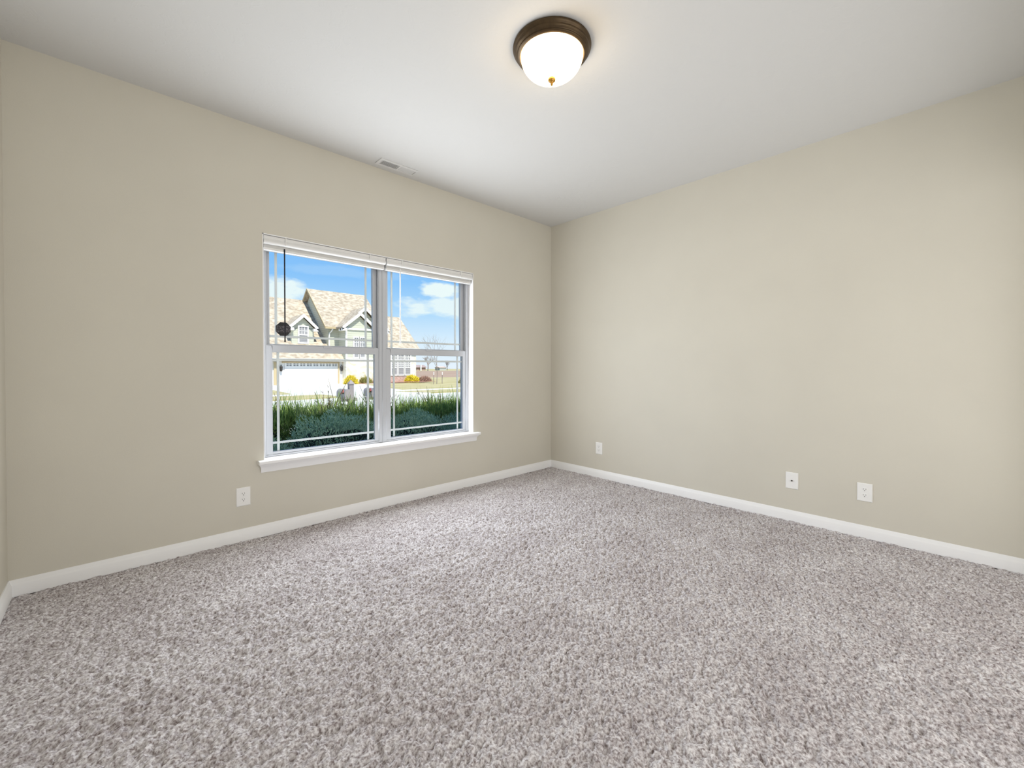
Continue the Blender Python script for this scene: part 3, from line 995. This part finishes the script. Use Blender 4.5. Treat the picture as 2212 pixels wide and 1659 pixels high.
small_shrub('forsythia_shrub', (16.0, 38.6, GZ), 0.55, 0.5, 0.75, 900, 'forsythia', 'yellow flowering shrub at the corner of the garage', 'shrub', 'yellow flowering shrubs')
small_shrub('forsythia_shrub', (23.35, 40.4, GZ), 0.75, 0.5, 0.72, 900, 'forsythia', 'yellow flowering shrub below the triple window of the house', 'shrub', 'yellow flowering shrubs')
small_shrub('rusty_shrub', (24.98, 40.5, GZ), 0.75, 0.5, 0.55, 700, 'rust_shrub', 'low reddish twiggy shrub at the right corner of the house', 'shrub')
small_shrub('olive_shrub', (17.5, 38.8, GZ), 0.55, 0.45, 0.62, 700, 'olive_shrub', 'low olive shrub beside the mailbox post in front of the stone wall', 'shrub')
small_shrub('rusty_bush', (18.75, 38.8, GZ), 0.40, 0.45, 0.85, 600, 'rust_shrub', 'taller reddish bush in front of the stone wall of the house', 'shrub')
bed = MB().prism([(15.95, 38.2, GZ + 0.05), (18.9, 38.3, GZ + 0.05), (19.2, 39.3, GZ + 0.05), (25.8, 39.6, GZ + 0.05), (25.8, 41.42, GZ + 0.05), (18.62, 41.42, GZ + 0.05), (18.6, 39.48, GZ + 0.05), (15.95, 39.48, GZ + 0.05)], (0, 0, 0.05))
tag(bed.build('mulch_bed', M['mulch']), 'reddish mulch bed along the foot of the house', 'flower bed', None, 'structure')


def branch_tree(name, base, height, spread, r0, label, cat, group=None, depth=5, up=0.35, mat='bark', trunk_frac=0.35):
    rt = empty(name, base, label, cat, group)
    tk, br = MB(), MB()
    b0 = Vector(base)
    top = b0 + Vector((random.gauss(0, 0.02) * height, 0, height * trunk_frac))
    tk.tube([b0, b0.lerp(top, 0.5) + Vector((0.01 * height, 0, 0)), top], [r0, r0 * 0.85, r0 * 0.7], 7)

    def grow(p, d, ln_, r_, lev):
        q = p + d * ln_
        br.tube([p, p.lerp(q, 0.5) + Vector((random.gauss(0, 0.05), random.gauss(0, 0.05), 0)) * ln_, q], [r_, r_ * 0.8, r_ * 0.55], 5)
        if lev <= 0:
            return
        for _ in range(3 if lev > 1 else 2):
            nd = (d + Vector((random.gauss(0, spread), random.gauss(0, spread), up * random.uniform(0.2, 1)))).normalized()
            grow(q if random.random() < 0.6 else p.lerp(q, random.uniform(0.5, 0.9)), nd, ln_ * random.uniform(0.6, 0.82), r_ * 0.55, lev - 1)

    for _ in range(4):
        d = Vector((random.gauss(0, spread), random.gauss(0, spread), 0.9)).normalized()
        grow(top if _ < 2 else b0.lerp(top, random.uniform(0.7, 1)), d, height * 0.24, r0 * 0.6, depth - 1)
    tk.build('trunk', M[mat], rt, True, 0, False)
    br.build('branches', M[mat], rt, True, 0, False)
    return rt


branch_tree('sapling', (21.9, 33.4, GZ), 4.9, 0.42, 0.035, 'young bare tree on the lawn between two wooden stakes', 'tree', None, 4, 0.5, 'bark', 0.42)
for x, y, lab in ((21.3, 33.0, 'left wooden stake beside the young lawn tree'), (22.55, 33.5, 'right wooden stake beside the young lawn tree')):
    sk = empty('tree_stake', (x, y, GZ), lab, 'stake', 'stakes of the young tree')
    MB().tube([(x, y, GZ), (x + 0.02, y, 0.45)], 0.035, 6).build('post', M['bark'], sk, True)
    MB().tube([(x + 0.02, y, 0.45), (x + 0.025, y, 0.72)], 0.038, 6).build('tip', M['ext_white'], sk, True)
branch_tree('bare_tree', (163, 260, -1.3), 11.5, 0.5, 0.5, 'large bare spreading tree at the far side of the field', 'tree', 'bare trees on the horizon', 5, 0.3)
branch_tree('bare_tree', (207, 300, -1.4), 8.0, 0.45, 0.4, 'smaller bare tree on the horizon at the right edge of the window', 'tree', 'bare trees on the horizon', 5, 0.3)
small_shrub('pale_grass_clump', (25.6, 33.5, GZ), 1.1, 0.6, 0.75, 700, 'olive_shrub', 'straw coloured shrub on the lawn right of the young tree', 'shrub')

# far farm buildings
fh = empty('farmhouse', (182, 300, -1.4), 'low red-brown farmhouse far beyond the field', 'house')
MB().box(177.5, 186, 300, 308, -1.4, 1.3).build('wall', M['far_brick'], fh)
MB().prism([(176.5, 299, 1.2), (176.5, 309, 1.2), (176.5, 304, 3.1)], (10.5, 0, 0)).build('roof', M['far_roof'], fh)
MB().box(180.3, 181.2, 298.4, 299.2, -1.4, 3.3).build('chimney', M['ext_white'], fh)
fs_ = empty('farm_shed', (203, 300, -1.4), 'pale grey farm shed with a pinkish roof beyond the field', 'shed')
MB().box(199.6, 206, 300, 307, -1.4, 1.1).build('wall', M['far_grey'], fs_)
MB().prism([(199, 299.5, 1.0), (199, 307.5, 1.0), (199, 303.5, 2.0)], (7.4, 0, 0)).build('roof', M['far_tan'], fs_)


# mailboxes on our side of the street
def mailbox(x, y, label):
    r_ = empty('mailbox', (x, y, GZ), label, 'mailbox', 'mailboxes at the kerb')
    c_, s_ = math.cos(-0.1), math.sin(-0.1)
    ps = MB().box(x - 0.055, x + 0.055, y - 0.055, y + 0.055, GZ, 0.74)
    ps.build('post', M['mailbox'], r_, False, 0.006)
    cp = MB()
    cp.box(x - 0.068, x + 0.068, y - 0.068, y + 0.068, 0.74, 0.757)
    cp.add([(x - 0.068, y - 0.068, 0.757), (x + 0.068, y - 0.068, 0.757), (x + 0.068, y + 0.068, 0.757), (x - 0.068, y + 0.068, 0.757), (x, y, 0.85)],
           [(0, 1, 4), (1, 2, 4), (2, 3, 4), (3, 0, 4), (0, 3, 2, 1)])
    cp.build('post_cap', M['mailbox'], r_)
    MB().box(x - 0.30, x + 0.14, y - 0.045, y + 0.045, 0.34, 0.42).build('arm', M['mailbox'], r_, False, 0.004)
    # the box: arched tunnel, axis across the street
    bx = x - 0.155
    pts = [(bx - 0.09, 0), (bx + 0.09, 0)]
    for k in range(9):
        a_ = math.pi * k / 8
        pts.append((bx + 0.09 * math.cos(a_), 0.13 + 0.085 * math.sin(a_)))
    bo = MB().prism([(px, y - 0.26, 0.42 + pz) for px, pz in pts], (0, 0.50, 0)).build('box', M['mailbox'], r_, True)
    tag(MB().box(bx - 0.105, bx - 0.093, y - 0.20, y - 0.05, 0.53, 0.56).box(bx - 0.105, bx - 0.093, y - 0.20, y - 0.14, 0.53, 0.63).build('flag', M['flag'], bo), 'red flag')
    return r_


mailbox(4.12, 9.95, 'taupe mailbox on a square post with pointed cap, clear of the window bars')
mailbox(4.85, 10.1, 'taupe mailbox partly hidden behind the left window\'s right edge bar')
